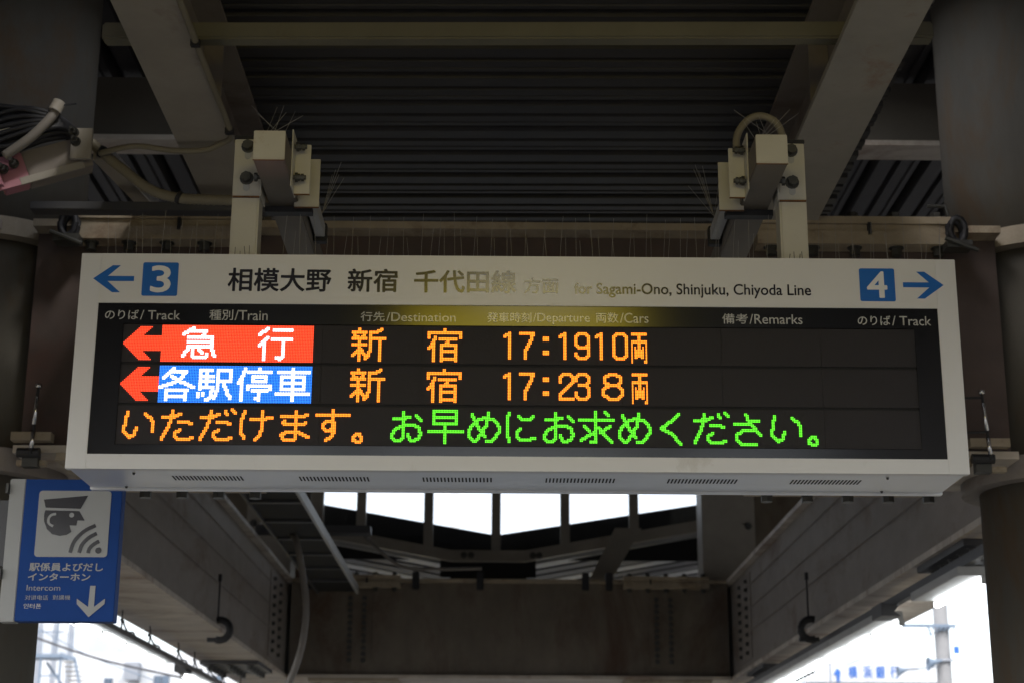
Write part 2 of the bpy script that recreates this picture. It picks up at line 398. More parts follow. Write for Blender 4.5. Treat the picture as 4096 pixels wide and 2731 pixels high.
# ------------------------------------------------------------------ far gable with window openings and mullions
th = thing('gable_window', 'far V-shaped canopy gable with white sky between its mullions', 'window', (0, 21, 4.8))
Zb = lambda x: 4.965 if -.61 < x < .32 else (4.965 + (abs(x + .6075) if x < 0 else abs(x - .322)) * .181)
xs = [-2.6, -.6075, .322, 2.9]
for i in range(3):
    a, b = xs[i], xs[i + 1]
    MB().prism([(a, Zb(a) - .14), (b, Zb(b) - .14), (b, Zb(b)), (a, Zb(a))], 20.95, 21.05).build('sill_beam', 'cream', th)
MB().prism([(-2.6, 4.9), (2.9, 4.9), (2.9, 5.70), (2.537, 5.63), (-.043, 5.218), (-2.263, 5.60), (-2.6, 5.66)], 21.32, 21.36).build('spandrel_panel', 'slot', th)
ms = [-2.33, -1.767, -.908, -.047, .831, 1.71, 2.6]
for i, x in enumerate(ms):
    w = .06 if 0 < i < 6 else .08
    MB().box(x - w, x + w, 21.06, 21.16, Zb(x) - .05, 6.34).build('mullion', 'cream', th)
for i in range(6): MB().box(ms[i] + .06, ms[i + 1] - .06, 21.11, 21.115, Zb(ms[i]) + .0, 6.3).build('pane', 'glass', th)
for x in (-.45, -.36, .42, .5): bolt(th, (x, 20.95, 4.9), (0, -1, 0), BOLT_BIG, 1.2)
for s, x0, x1 in ((-1, -5.2, -2.42), (1, 2.69, 5.3)):
    w_ = thing('end_wall', ('left' if s < 0 else 'right') + ' end wall beside the far window row', 'wall', ((x0 + x1) / 2, 21.1, 4.3))
    MB().box(x0, x1, 21.07, 21.15, 4.34, 6.35).build('panel', 'darkprimer', w_)
# far low canopy: ribs follow the V
for s in (-1, 1):
    th = thing('far_canopy', ('left' if s < 0 else 'right') + ' wing of the far canopy rising outward below the windows', 'roof', (0, 24, 4.8), 'wings of the far canopy')
    a, b = (-.61, -4.4) if s < 0 else (.33, 4.4)
    za, zb_ = 4.80, 4.80 + .181 * (abs(b) - abs(a))
    for k in range(18):
        y = 21.2 + k * .55
        MB().add([(a, y, za), (a, y + .38, za), (b, y + .38, zb_), (b, y, zb_), (a, y, za + .05), (a, y + .38, za + .05), (b, y + .38, zb_ + .05), (b, y, zb_ + .05)],
                 [[0, 1, 2, 3], [7, 6, 5, 4], [0, 4, 5, 1], [1, 5, 6, 2], [2, 6, 7, 3], [3, 7, 4, 0]]).build('deck_sheet', 'housing' if k % 3 == 0 else 'deck', th)
    MB().add([(a, 21.2, za + .06), (a, 31.5, za + .06), (b, 31.5, zb_ + .06), (b, 21.2, zb_ + .06), (a, 21.2, za + .08), (a, 31.5, za + .08), (b, 31.5, zb_ + .08), (b, 21.2, zb_ + .08)],
             [[0, 1, 2, 3], [7, 6, 5, 4], [0, 4, 5, 1], [1, 5, 6, 2], [2, 6, 7, 3], [3, 7, 4, 0]]).build('top_sheet', 'slot', th)
th = thing('valley_gutter', 'black gutter box at the low middle of the far canopy', 'gutter', (0, 25, 4.6))
MB().box(-.62, .34, 21.1, 31.5, 4.60, 4.64).build('trough', 'slot', th); MB().box(-.75, .46, 21.1, 21.14, 4.645, 4.92).build('end_plate', 'slot', th)
for x0, x1, lab in ((2.36, 2.98, 'tan post on the right end of the far girder'), (-2.95, -2.42, 'tan post on the left end of the far girder')):
    th = thing('upper_post', lab, 'post', ((x0 + x1) / 2, 19.5, 4.34), 'posts standing on the far girder')
    MB().box(x0, x1, 19.3, 19.8, 4.342, 6.34).build('shaft', 'cream', th, bevel=.01)
    for z in (4.6, 5.0): bolt(th, (x1 - .08 if x0 > 0 else x0 + .08, 19.3, z), (0, -1, 0), BOLT_BIG, 1.2)
th = thing('roof_brace', 'short pale brace slanting up under the far right canopy wing', 'brace', (1.5, 20.4, 4.5))
MB().prism([(1.02, 4.36), (1.28, 4.36), (1.75, 5.16), (1.42, 5.16)], 20.4, 20.46).build('plate', 'cream', th)

# ------------------------------------------------------------------ departure board
B = thing('departure_board', 'long white departure board with glowing LED train times hanging above the platform', 'departure board', (.056, 5.07, 2.66))
X0, X1, Y0, Y1, Z0, Z1 = -1.344, 1.456, 5.07, 5.4287, 2.6595, 3.36
dx0, dx1, dz0, dz1 = -1.2796, 1.3902, 2.7059, 3.1946
fr = MB(); fr.box(X0, dx0, Y0, 5.10, Z0, Z1); fr.build('side_frame', 'board', B, bevel=.0015)
MB().box(dx1, X1, Y0, 5.10, Z0, Z1).build('side_frame', 'board', B, bevel=.0015)
MB().box(dx0, dx1, Y0, 5.10, Z0, dz0).build('bottom_frame', 'board', B)
MB().box(dx0, dx1, Y0 + .0005, 5.10, dz1, Z1).build('header_panel', 'header', B)
MB().box(X0 + .003, X1 - .003, 5.102, 5.40, Z0 + .006, Z1 - .002).build('housing', 'soffit', B, bevel=.002)
MB().box(X0, X1, 5.402, Y1, Z0, Z1).build('rear_frame', 'soffit', B, bevel=.0015)
MB().box(dx0, dx1, 5.074, 5.09, 3.128, dz1).build('heading_strip', 'gloss', B)
MB().box(dx0, -1.1965, 5.074, 5.09, dz0, 3.128).build('black_margin', 'gloss', B)
MB().box(1.3125, dx1, 5.074, 5.09, dz0, 3.128).build('black_margin', 'gloss', B)
MB().box(-1.1965, 1.3125, 5.074, 5.09, dz0, 2.737).build('black_margin', 'gloss', B)
MB().box(-1.1965, 1.3125, 5.082, 5.09, 2.737, 3.128).build('backing', 'slot', B)

base = None
for gx in (-1.0395, -.6377, -.2461, .1451, .5345, .9281):
    for k in range(20):
        if base is None: base = MB().box(gx, gx + .0050, 5.203, 5.268, Z0 + .0052, Z0 + .0080).build('vent_slot', 'slot', B)
        else:
            c = base.copy(); C.objects.link(c); c.parent = B; c.location = (gx + k * .0113 + 1.0395, 0, 0)
for x, y in ((-1.15, 5.16), (-1.22, 5.38), (1.22, 5.16), (1.25, 5.38)): bolt(B, (x, y, Z0 + .006), (0, 0, -1), None, .22)
# header print
YF = 5.0700
AR = [(-1.3019, 3.2745), (-1.2420, 3.3190), (-1.2170, 3.3190), (-1.2560, 3.2830), (-1.1720, 3.2830), (-1.1720, 3.2665), (-1.2560, 3.2665), (-1.2140, 3.2290), (-1.2390, 3.2290)]
MB().prism(AR, YF - .0012, YF).build('arrow', 'blue', B)['label'] = 'blue arrow pointing left'
MB().prism([(2 * .0563 - x, z - .002) for x, z in AR], YF - .0012, YF).build('arrow', 'blue', B)['label'] = 'blue arrow pointing right'
p = MB().prism(rrect(-1.1453, -1.0318, 3.218, 3.3298, .006), YF - .0012, YF).build('track_number_plate', 'blue', B)
text('numeral', '3', -1.119, 3.2285, -1.054, 3.3195, YF - .002, 'letter', p, .0022)
p = MB().prism(rrect(1.1455, 1.2585, 3.217, 3.327, .006), YF - .0012, YF).build('track_number_plate', 'blue', B)
text('numeral', '4', 1.1680, 3.2275, 1.2335, 3.317, YF - .002, 'letter', p, .0022)
p['label'] = 'blue square with white 4'
for s_, a, b, c, d in (('相模大野', -.8729, 3.2350, -.5432, 3.3136), ('新宿', -.491, 3.2350, -.3311, 3.3139), ('千代田線', -.2791, 3.2350, .0473, 3.3120)):
    text('lettering', s_, a, b, c, d, YF - .0010, 'ink', B, .0016, 'black characters ' + s_)
text('lettering', '方面', .0723, 3.235, .1826, 3.287, YF - .0010, 'ink', B, .0006, 'small black characters 方面')
text('lettering', 'for Sagami-Ono, Shinjuku, Chiyoda Line', .2326, 3.2230, .9888, 3.2715, YF - .0010, 'ink', B, .0006, 'small black line naming the destinations in English')
for cj, la, a, b, c, d in (('のりば', '/ Track', -1.2564, -1.0183, 3.1403, 3.1723), ('種別', '/Train', -.9258, -.7407, 3.1400, 3.1748),
                       ('行先', '/Destination', -.4462, -.1444, 3.1400, 3.1710), ('発車時刻', '/Departure', -.0446, .2815, 3.1390, 3.1727),
                       ('両数', '/Cars', .3007, .4681, 3.1400, 3.1745), ('備考', '/Remarks', .7026, .958, 3.1400, 3.1735), ('のりば', '/ Track', 1.1336, 1.3673, 3.1385, 3.1705)):
    mixed('heading', cj, la, a, c, b, d, 5.0730, 'greyink', B, c - (.006 if 'p' in la else 0), .0004)

# LED rows: glyphs as strokes on a 24 x 24 dot grid, drawn with a two-dot pen
def G(s): return [[tuple(int(v) for v in p.split(',')) for p in q.split()] for q in s.split('|')]
GL = {
'急': G('7,1 1,5|6,3 15,3 13,6|4,7 19,7 19,13 4,13|4,10 19,10|4,15 1,19|7,15 7,19 9,20 15,20 16,18|11,15 13,17|19,15 21,19'),
'行': G('6,1 1,5|6,7 1,12|4,10 4,21|10,2 21,2|9,8 21,8|16,8 16,19 14,21 12,20'),
'各': G('8,1 2,7|7,3 16,3 11,9 6,11 0,13|7,6 12,9 16,11 21,13|4,15 17,15|4,15 4,21|16,15 16,21|4,19 16,19'),
'駅': G('1,2 1,14|1,2 8,2|1,6 9,6|1,9 9,9|1,13 9,13 8,19 6,21 5,21|5,2 5,13|0,17 0,19|3,17 3,18|12,2 20,2 20,9 12,9|12,2 12,14 10,20|16,10 17,14 20,20'),
'停': G('5,1 4,5 1,10|3,8 3,21|14,1 14,3|7,3 21,3|10,6 18,6 18,9 10,9 10,6|7,12 21,12 21,14|7,12 7,14|10,15 19,15|14,15 14,20|12,20 14,21'),
'車': G('11,1 11,21|2,3 21,3|4,6 18,6 18,14 4,14 4,6|4,10 18,10|1,17 21,17'),
'新': G('4,1 4,3|0,3 8,3|1,5 3,6|7,5 6,6|0,7 8,7|0,11 8,11|4,8 4,21|4,14 0,18|5,14 8,18|18,1 15,3 11,3 11,15 9,19 8,20|12,7 20,7|17,8 17,21'),
'宿': G('10,1 10,2|0,3 20,3|0,3 0,6|20,3 20,6|4,6 3,9 0,13|3,9 3,21|7,7 17,7|12,9 11,10|8,11 8,21|17,11 17,21|8,11 17,11|8,15 17,15|8,20 17,20'),
'い': G('3,3 2,8 1,15 5,19 8,17 9,13|14,4 18,7 19,10 19,15'),
'た': G('1,6 7,6 10,5 12,4|7,2 6,7 5,11 1,20|11,9 17,9 19,10|12,14 9,16 9,18 11,20 17,20 20,19'),
'だ': G('1,6 7,6 10,5 12,4|7,2 6,7 5,11 1,20|11,9 17,9 19,10|12,14 9,16 9,18 11,20 17,20 20,19|16,2 17,4|20,1 22,3'),
'け': G('4,2 3,5 2,9 2,15 4,19|8,7 14,7 21,6|15,2 15,13 14,17 11,20'),
'ま': G('3,5 16,5 19,4|5,8 4,9 6,10 16,10 18,9|12,2 12,18 11,20 6,20 4,19 3,17 6,15 13,15 20,18'),
'す': G('1,4 21,4|11,1 11,14|12,9 12,15 10,18 7,20|10,8 7,8 5,10 5,12 7,14 10,14 11,12'),
'。': G('2,16 4,16 5,18 5,20 4,21 2,21 0,20 0,18 2,16'),
'お': G('8,2 8,18 6,20 3,20 1,18 1,16 3,13 8,10 15,10 18,12 19,16 17,19 14,20 12,19 11,16|2,6 7,6 12,5|16,4 19,7'),
'早': G('3,1 17,1 17,9 3,9 3,1|3,5 17,5|0,14 21,14|10,10 10,21'),
'め': G('3,3 5,8 8,13 11,17|13,2 12,9 9,15 5,20 3,19 1,17 1,13 3,10 7,6 12,5 16,6 19,9 20,13 18,17 15,20 12,20'),
'に': G('3,2 2,5 2,15 3,20|9,4 11,6 16,6 18,4|10,12 8,14 8,17 10,19 15,19 19,18'),
'求': G('0,6 21,6|10,1 10,20 7,20|16,1 18,3|3,10 6,13|9,14 1,19|19,10 13,14|12,11 15,15 20,20'),
'く': G('14,2 10,6 3,11 10,15 15,21'),
'さ': G('9,2 12,8 18,15|2,8 10,8 13,6 17,6|13,12 7,12 3,15 3,18 6,21 15,21'),
'1': G('3,0 0,2|3,0 3,16'), '7': G('0,0 8,0 7,3 5,8 3,11 3,16'),
'9': G('2,0 6,0 8,2 8,14 6,16 2,16 0,14 0,13|2,0 0,2 0,7 2,9 6,9 8,7'),
'0': G('2,0 6,0 8,2 8,14 6,16 2,16 0,14 0,2 2,0'), '2': G('0,5 0,2 2,0 6,0 8,2 8,5 0,13 0,16 8,16'),
'3': G('0,4 0,2 2,0 6,0 8,2 8,5 6,7 2,7|6,7 8,9 8,14 6,16 2,16 0,14 0,12'),
'8': G('4,0 8,0 11,2 11,5 9,7 4,7 1,5 1,2 4,0|4,7 0,10 0,13 4,16 9,16 12,13 12,10 9,7'),
':': G('0,3 1,3 1,4 0,4|0,12 1,12 1,13 0,13'),
}
def ras(paths, pen=2):
    out = set()
    for pth in paths:
        for (x0, y0), (x1, y1) in zip(pth, pth[1:]):
            k = max(abs(x1 - x0), abs(y1 - y0), 1)
            for i in range(k + 1):
                x = round(x0 + (x1 - x0) * i / k); y = round(y0 + (y1 - y0) * i / k)
                for a in range(pen):
                    for b in range(pen): out.add((x + a, y + b))
    return out
RYO = ras(G('0,0 8,0|0,5 8,5')) | ras(G('4,2 4,14|5,2 5,14|0,5 0,19|9,5 9,19|8,18 8,19|2,9 2,16|3,11 3,16|7,9 7,16|6,11 6,16|2,14 7,14|2,15 7,15'), 1)
def inpoly(x, y, P):
    c = False
    for i in range(len(P)):
        (a, b), (d, e) = P[i - 1], P[i]
        if (b > y) != (e > y) and x < (d - a) * (y - b) / (e - b) + a: c = not c
    return c
AP = [(-.5, 11.5), (10, .6), (18, .6), (12.3, 6.6), (23.4, 6.6), (23.4, 16.4), (12.3, 16.4), (18, 22.4), (10, 22.4)]
ARROW = {(x, y) for x in range(24) for y in range(24) if inpoly(x, y, AP)}
PX = .005; GX = -1.193
def dots(name, cells, top, m, parent, label=None):
    mb = MB(); r = .00235; yb = 5.0768; ya = 5.0745
    for c, rr in sorted(cells):
        cx = GX + (c + .5) * PX; cz = top - (rr + .5) * PX; k = len(mb.v)
        for i in range(6):
            th_ = math.pi / 3 * i; mb.v.append((cx + r * math.cos(th_), yb, cz + r * math.sin(th_)))
        for i in range(6):
            th_ = math.pi / 3 * i; mb.v.append((cx + r * .6 * math.cos(th_), ya, cz + r * .6 * math.sin(th_)))
        for i in range(6): mb.f.append([k + i, k + (i + 1) % 6, k + 6 + (i + 1) % 6, k + 6 + i])
        mb.f.append([k + 6 + i for i in range(6)])
    off = wloc(parent); me = bpy.data.meshes.new(name)
    me.from_pydata([(v[0] - off[0], v[1] - off[1], v[2] - off[2]) for v in mb.v], [], mb.f); me.materials.append(M[m])
    o = bpy.data.objects.new(name, me); C.objects.link(o); o.parent = parent
    if label: o['label'] = label
    return o
def shift(s, dx, dy=0): return {(x + dx, y + dy) for x, y in s}
tops = (3.1245, 2.9925, 2.8605)
rows = []
for i, tz in enumerate(tops):
    b_ = 504
    r_ = MB()
    for k in range(8): r_.box(GX - .003 + (b_ * PX + .004) * k / 8 + .0004, GX - .003 + (b_ * PX + .004) * (k + 1) / 8 - .0004, 5.077, 5.0818, tz - .1215, tz + .0015)
    rows.append(r_.build('led_row', 'module', B))
rows[0]['label'] = 'top row, red express block, 17:19 and 10 cars'
rows[1]['label'] = 'middle row, blue local block, 17:23 and 8 cars'
rows[2]['label'] = 'bottom row, scrolling orange and green message'
full = {(x, y) for x in range(24, 120) for y in range(24)}
for ri, bg, chars in ((0, 'led_redbg', (('急', 36), ('行', 84))), (1, 'led_blue', (('各', 24), ('駅', 48), ('停', 72), ('車', 96)))):
    used = set()
    dots('led_arrow', ARROW, tops[ri], 'led_red', rows[ri])
    for ch, c0 in chars:
        cells = shift(ras(GL[ch]), c0); used |= cells
        dots('led_character', cells, tops[ri], 'led_white', rows[ri], 'white character ' + ch)
    dots('led_block', full - used, tops[ri], bg, rows[ri], ('red' if ri == 0 else 'blue') + ' lit block behind the white characters')
for ri, seq in ((0, (('1', 240), ('7', 250), (':', 265), ('1', 275), ('9', 285), ('1', 298), ('0', 309))),
                (1, (('1', 240), ('7', 250), (':', 265), ('2', 275), ('3', 285), ('8', 302)))):
    for ch, c0 in (('新', 144), ('宿', 192)): dots('led_character', shift(ras(GL[ch]), c0), tops[ri], 'led_orange', rows[ri], 'orange character ' + ch)
    for ch, c0 in seq:
        if ch == ':':
            for yy in (3, 12): dots('colon_dot', {(c0 + a, 3 + yy + b) for a in range(4) for b in range(3)}, tops[ri], 'led_orange', rows[ri])
            continue
        cells = ras(GL[ch])
        dots('led_character', shift(cells, c0, 3), tops[ri], 'led_orange', rows[ri], 'orange digit ' + ch)
    dots('led_character', shift(RYO, 321, 3), tops[ri], 'led_orange', rows[ri], 'narrow orange character 両')
for ch, c0 in zip('いただけます。', (2, 26, 50, 74, 98, 122, 146)):
    dots('led_character', shift(ras(GL[ch]), c0), tops[2], 'led_orange', rows[2], 'orange character ' + ch)
for ch, c0 in zip('お早めにお求めください。', (169, 193, 217, 240, 264, 287, 311, 335, 358, 382, 406, 430)):
    dots('led_character', shift(ras(GL[ch]), c0), tops[2], 'led_green', rows[2], 'green character ' + ch)
# bird spikes along the top of the board
k = 0
for i in range(49):
    x = X0 + .04 + i * .0575
    if abs(abs(x - .06) - .905) < .06: continue
    for dxx, h, y in ((0, .205 + random.uniform(-.012, .012), 5.25), (.021 + random.uniform(-.004, .006), .165 + random.uniform(-.03, .02), 5.30)):
        le = random.uniform(-.012, .012)
        MB().tube([(x + dxx, y, Z1 - .003), (x + dxx + le * .5, y, Z1 + h * .5), (x + dxx + le * 1.2, y, Z1 + h)], .00065, 4).build('bird_spike', 'wire', B)



# ------------------------------------------------------------------ hangers of the board
def hanger(s, label):
    cx = .058
    X = lambda v: cx + s * v
    th = thing('board_hanger', label, 'hanger', (X(.9), 5.2, 3.36), 'white steel hangers holding the departure board')
    def bx(name, a, b, y0, y1, z0, z1, m='post', bev=.003, par=th):
        return MB().box(min(X(a), X(b)), max(X(a), X(b)), y0, y1, z0, z1).build(name, m, par, bevel=bev)
    bx('post', .859, .949, 5.165, 5.255, 3.3605, 3.80, bev=.006)
    bx('post_cap', .857, .951, 5.163, 5.257, 3.80, 3.812, 'black', .002)
    pl = bx('angle_plate', .858, .947, 5.157, 5.1635, 3.594, 3.795, bev=.002)
    bx('rust_edge', .859, .946, 5.156, 5.164, 3.589, 3.5935, 'rust', 0, pl)
    bx('angle_leg', .853, .8575, 5.157, 5.26, 3.594, 3.795, bev=0)
    for z in (3.768, 3.655):
        bolt(th, (X(.902), 5.157, z), (0, -1, 0), None, .95)
        MB().prism([(a, b) for a, b in rrect(X(.902) - .0105, X(.902) + .0105, z - .045, z + .01, .0105)], 5.1555, 5.1575).build('slot', 'housing', th)
    tb = bx('arm_tube', .744, .844, 4.90, 7.49, 3.615, 3.713, 'tubeshade', bev=.004)
    bx('end_cap', .744, .844, 4.893, 4.899, 3.615, 3.713, bev=.002)
    bx('rust_edge', .744, .844, 4.8935, 4.8985, 3.6125, 3.6145, 'rust', 0, tb)
    # inner bracket: angle with flange facing the viewer, rods through
    bx('bracket_leg', .757 - .012 - .004, .757 - .012, 5.06, 5.17, 3.592, 3.79, bev=.001)
    br = bx('bracket_flange', .690, .741, 5.13, 5.136, 3.592, 3.765, bev=.001)
    bx('rust_edge', .690, .741, 5.129, 5.137, 3.589, 3.5915, 'rust', 0, br)
    bx('rear_plate', .692 - .018, .757, 5.27, 5.276, 3.600, 3.772, bev=.001)
    bx('rust_edge', .674, .757, 5.269, 5.277, 3.597, 3.5995, 'rust', 0)
    for z in (3.745, 3.637):
        MB().tube([(X(.70), 5.10, z), (X(.86), 5.10, z)], .0075, 8).build('threaded_rod', 'bolt', th)
        for xx, r in ((.735, .016), (.728, .0125), (.716, .0125)):
            MB().tube([(X(xx), 5.10, z), (X(xx - .009), 5.10, z)], r, 6 if r < .015 else 14).build('nut', 'bolt', th)
        MB().tube([(X(.858), 5.10, z), (X(.868), 5.10, z)], .015, 6).build('nut', 'bolt', th)
    bx('saddle_bar', .70, .86, 5.30, 5.34, 3.592, 3.613, 'black', 0)
    # channel running back beside the tube, with a black end
    bx('channel', .700, .735, 5.40, 5.72, 3.655, 3.70, 'housing', .002)
    bx('channel_end', .695, .742, 5.722, 5.76, 3.64, 3.71, 'black', .003)
    for i in range(7):
        a = random.uniform(-.10, .13); 
        MB().tube([(X(.79 + random.uniform(-.04, .04)), 4.95, 3.712), (X(.79 + a), 5.0, 3.712 + random.uniform(.09, .14))], .0008, 4).build('bird_spike', 'wire', th)
    for i in range(7):
        a = random.uniform(-.05, .09)
        MB().tube([(X(.70), 5.6, 3.70), (X(.70 - a), 5.65, 3.72 + random.uniform(.10, .2))], .0009, 4).build('bird_spike', 'wire', th)
    for i in range(4):
        xx = .872 + i * .016 + random.uniform(-.004, .004)
        MB().tube([(X(xx), 5.12, 3.36), (X(xx + random.uniform(-.006, .008)), 5.12, 3.36 + random.uniform(.025, .05))], .0011, 4).build('bird_spike', 'black', th)
    return th
hanger(-1, 'left hanger of the departure board, below the clipped cable')
hanger(1, 'right hanger of the departure board, under the arched conduit')
th = thing('flexible_conduit', 'grey ribbed conduit arching over the right hanger', 'conduit', (.86, 5.18, 3.8))
arch = catmull([(.805, 5.2, 3.70), (.788, 5.2, 3.775), (.792, 5.2, 3.845), (.832, 5.2, 3.90), (.880, 5.2, 3.912), (.925, 5.2, 3.885), (.945, 5.2, 3.83), (.952, 5.2, 3.77)], 14)
MB().tube(arch, .0125, 12, rib=.06).build('hose', 'flex', th, True)
MB().tube([(.805, 5.2, 3.69), (.803, 5.2, 3.73)], .017, 10).build('gland', 'black', th)

# ------------------------------------------------------------------ left clutter: arm with cables, conduits, strut
th = thing('bracket_arm', 'grey channel arm with pink painted end under a bundle of black cables', 'bracket arm', (-1.9, 6.5, 4.2))
P0, P1 = Vector((-2.08, 6.45, 4.165)), Vector((-1.745, 6.55, 4.312)); d = P1 - P0
MB().beam(P0 + d * .30, P1, .10, .135).build('channel', 'web', th, bevel=.004)
MB().beam(P0 + d * .02, P0 + d * .298, .10, .135).build('painted_end', 'pink', th, bevel=.004)
MB().beam(P0 + d * .30 + Vector((0, -.052, -.07)), P1 + Vector((0, -.052, -.065)), .012, .03).build('lip', 'cream', th)
MB().beam(P0 + d * .02 + Vector((0, -.052, -.07)), P0 + d * .298 + Vector((0, -.052, -.07)), .012, .03).build('lip', 'pink', th)
MB().prism([(-2.13, 4.29), (-2.07, 4.20), (-2.03, 4.10), (-2.07, 4.105), (-2.15, 4.16)], 6.36, 6.39).build('end_plate', 'pink', th)
MB().box(-1.79, -1.705, 6.44, 6.455, 4.25, 4.385).build('joint_plate', 'cream', th)
for x, z in ((-1.765, 4.34), (-1.755, 4.30), (-2.0, 4.20), (-2.04, 4.175)): bolt(th, (x, 6.385, z), (0, -1, 0), BOLT_LONG, 1.2)
for i in range(20):
    f = i / 19; w_ = random.uniform(-.012, .012); y = 6.34 + .05 * (i % 3)
    pts = [(-2.32, y, 4.20 + .20 * f), (-2.12, y, 4.235 + .20 * f + w_), (-2.0, y, 4.275 + .175 * f - w_), (-1.90, y, 4.325 + .10 * f), (-1.81, y + .05, 4.365 + .03 * f), (-1.74, 6.55, 4.35)]
    MB().tube(catmull(pts, 5), .011 + .003 * (i % 3), 8).build('cable', 'black', th, True)
MB().tube(catmull([(-2.03, 6.34, 4.215), (-1.93, 6.33, 4.29), (-1.86, 6.33, 4.37), (-1.83, 6.34, 4.43)], 6), .0205, 12).build('thick_cable', 'cable', th, True)
MB().tube([(-1.838, 6.33, 4.41), (-1.822, 6.335, 4.455)], .027, 16, cap=False).build('pipe_mouth', 'cream', th, True)
MB().beam((-2.06, 6.35, 4.325), (-2.02, 6.35, 4.345), .012, .018).build('cable_tag', 'letter', th)
MB().beam((-1.81, 6.33, 4.438), (-1.75, 6.33, 4.445), .006, .005).build('tie_tail', 'black', th)
th = thing('clipped_cable', 'pale cable clipped along the left roof beam and looping left', 'cable', (-1.2, 6.4, 4.3))
MB().tube(catmull([(-1.70, 6.56, 4.322), (-1.54, 6.5, 4.331), (-1.374, 6.5, 4.312), (-1.246, 6.5, 4.316), (-1.165, 6.48, 4.342), (-1.125, 6.42, 4.345),
                   (-1.118, 6.25, 4.345), (-1.12, 5.9, 4.345), (-1.12, 5.55, 4.343), (-1.12, 5.2, 4.343), (-1.12, 4.4, 4.343)], 8), .0125, 10).build('sheath', 'flex', th, True)
for y in (6.35, 5.55, 4.6): MB().box(-1.138, -1.104, y - .012, y + .012, 4.325, 4.349).build('clip', 'black', th)
th = thing('flexible_conduit', 'ribbed conduit sagging between pink-tipped arm and left hanger', 'conduit', (-1.5, 6.6, 4.2))
MB().tube(catmull([(-1.745, 6.6, 4.385), (-1.69, 6.6, 4.335), (-1.60, 6.6, 4.262), (-1.49, 6.6, 4.180), (-1.38, 6.6, 4.142), (-1.25, 6.6, 4.133), (-1.05, 6.6, 4.130)], 16), .022, 12, rib=.05).build('hose', 'flex', th, True)
for x, z in ((-1.70, 4.345), (-1.36, 4.14)): MB().tube([(x - .008, 6.6, z + .004), (x + .008, 6.6, z - .004)], .027, 12).build('band', 'black', th)
th = thing('strut_channel', 'pale slotted strut dropping behind the left arm joint', 'strut', (-1.75, 7, 4.3))
MB().beam((-1.70, 6.6, 4.33), (-1.66, 7.36, 4.40), .075, .04).build('channel', 'cream', th)
MB().beam((-1.655, 6.6, 4.33), (-1.615, 7.36, 4.40), .008, .05).build('lip', 'soffit', th)
th = thing('cable_duct', 'dark horizontal duct between left column and left hanger', 'duct', (-1.6, 7, 4.25))
MB().box(-2.10, -1.0, 6.98, 7.06, 4.228, 4.268).build('duct_body', 'rail', th, bevel=.004)
# clamps at the girder ends
for x, s, lab in ((-2.02, -1, 'dark beam clamp where near girder meets left column'), (2.13, 1, 'dark beam clamp where near girder meets right column')):
    th = thing('beam_clamp', lab, 'clamp', (x, 7.35, 4.3), 'dark clamps at the near girder ends')
    for k in (0, 1):
        MB().tube([(x + .035 * math.cos(rad(a)), 7.33 + k * .05, 4.29 + .06 * math.sin(rad(a))) for a in range(0, 361, 30)], .016, 8, cap=False).build('u_bolt', 'black', th, True)
    MB().box(x - .06, x + .06, 7.31, 7.40, 4.20, 4.235).build('saddle', 'bolt', th)
    MB().tube([(x - .07, 7.3, 4.24), (x + .08, 7.3, 4.18)], .011, 8).build('pin', 'bolt', th)
for x, s, lab in ((-2.087, -1, 'rod with chrome bands left of the departure board'), (2.185, 1, 'rod with chrome bands right of the departure board')):
    th = thing('banded_rod', lab, 'rod', (x, 7.3, 3.2), 'upright rods with chrome bands beside the board')
    k = .01 * (1 if s > 0 else -.5)
    P = lambda q: (x - k + 2 * k * (1 - q) if s > 0 else x + .004 - .008 * (1 - q), 7.3, 3.19 + .32 * q)
    MB().tube([P(0), P(1)], .007, 10).build('rod', 'black', th)
    for a, b in ((.08, .32), (.42, .82), (.95, 1.0)): MB().tube([P(a), P(b)], .0095 if b < 1 else .016, 10).build('chrome_band', 'chrome', th, True)
    for q in (.40, .9) if s > 0 else (): MB().tube([P(q), (x - .12, 7.32, P(q)[2])], .006, 8).build('hook_arm', 'black', th)
    MB().tube([(x - .07, 7.32, 3.20), (x + .03, 7.32, 3.20)], .022, 10).build('base_clamp', 'black', th)
    MB().box(x - .05, x + .02, 7.33, 7.38, 3.14, 3.20).build('base_block', 'bolt', th)
th = thing('cable_hook', 'dark rung-shaped cable hook on the upper right column', 'hook', (2.13, 7.3, 4.4))
for z in (4.445, 4.335): MB().tube([(2.02, 7.43, z), (2.105, 7.43, z), (2.118, 7.43, z - .05)], .009, 8).build('rung', 'bolt', th)
# ledge pieces beside the lower girder ends
for x0, x1, lab in ((-2.20, -2.02, 'pale flange stub low left of the board'), (2.12, 2.30, 'pale flange stub low right of the board')):
    th = thing('flange_stub', lab, 'bracket', ((x0 + x1) / 2, 7.35, 3.25), 'pale flange stubs beside the board')
    MB().box(x0, x1, 7.34, 7.4, 3.262, 3.30).build('plate', 'ledge', th); MB().box(x0 + .03, x1 - .02, 7.36, 7.4, 3.15, 3.175).build('plate', 'ledge', th)

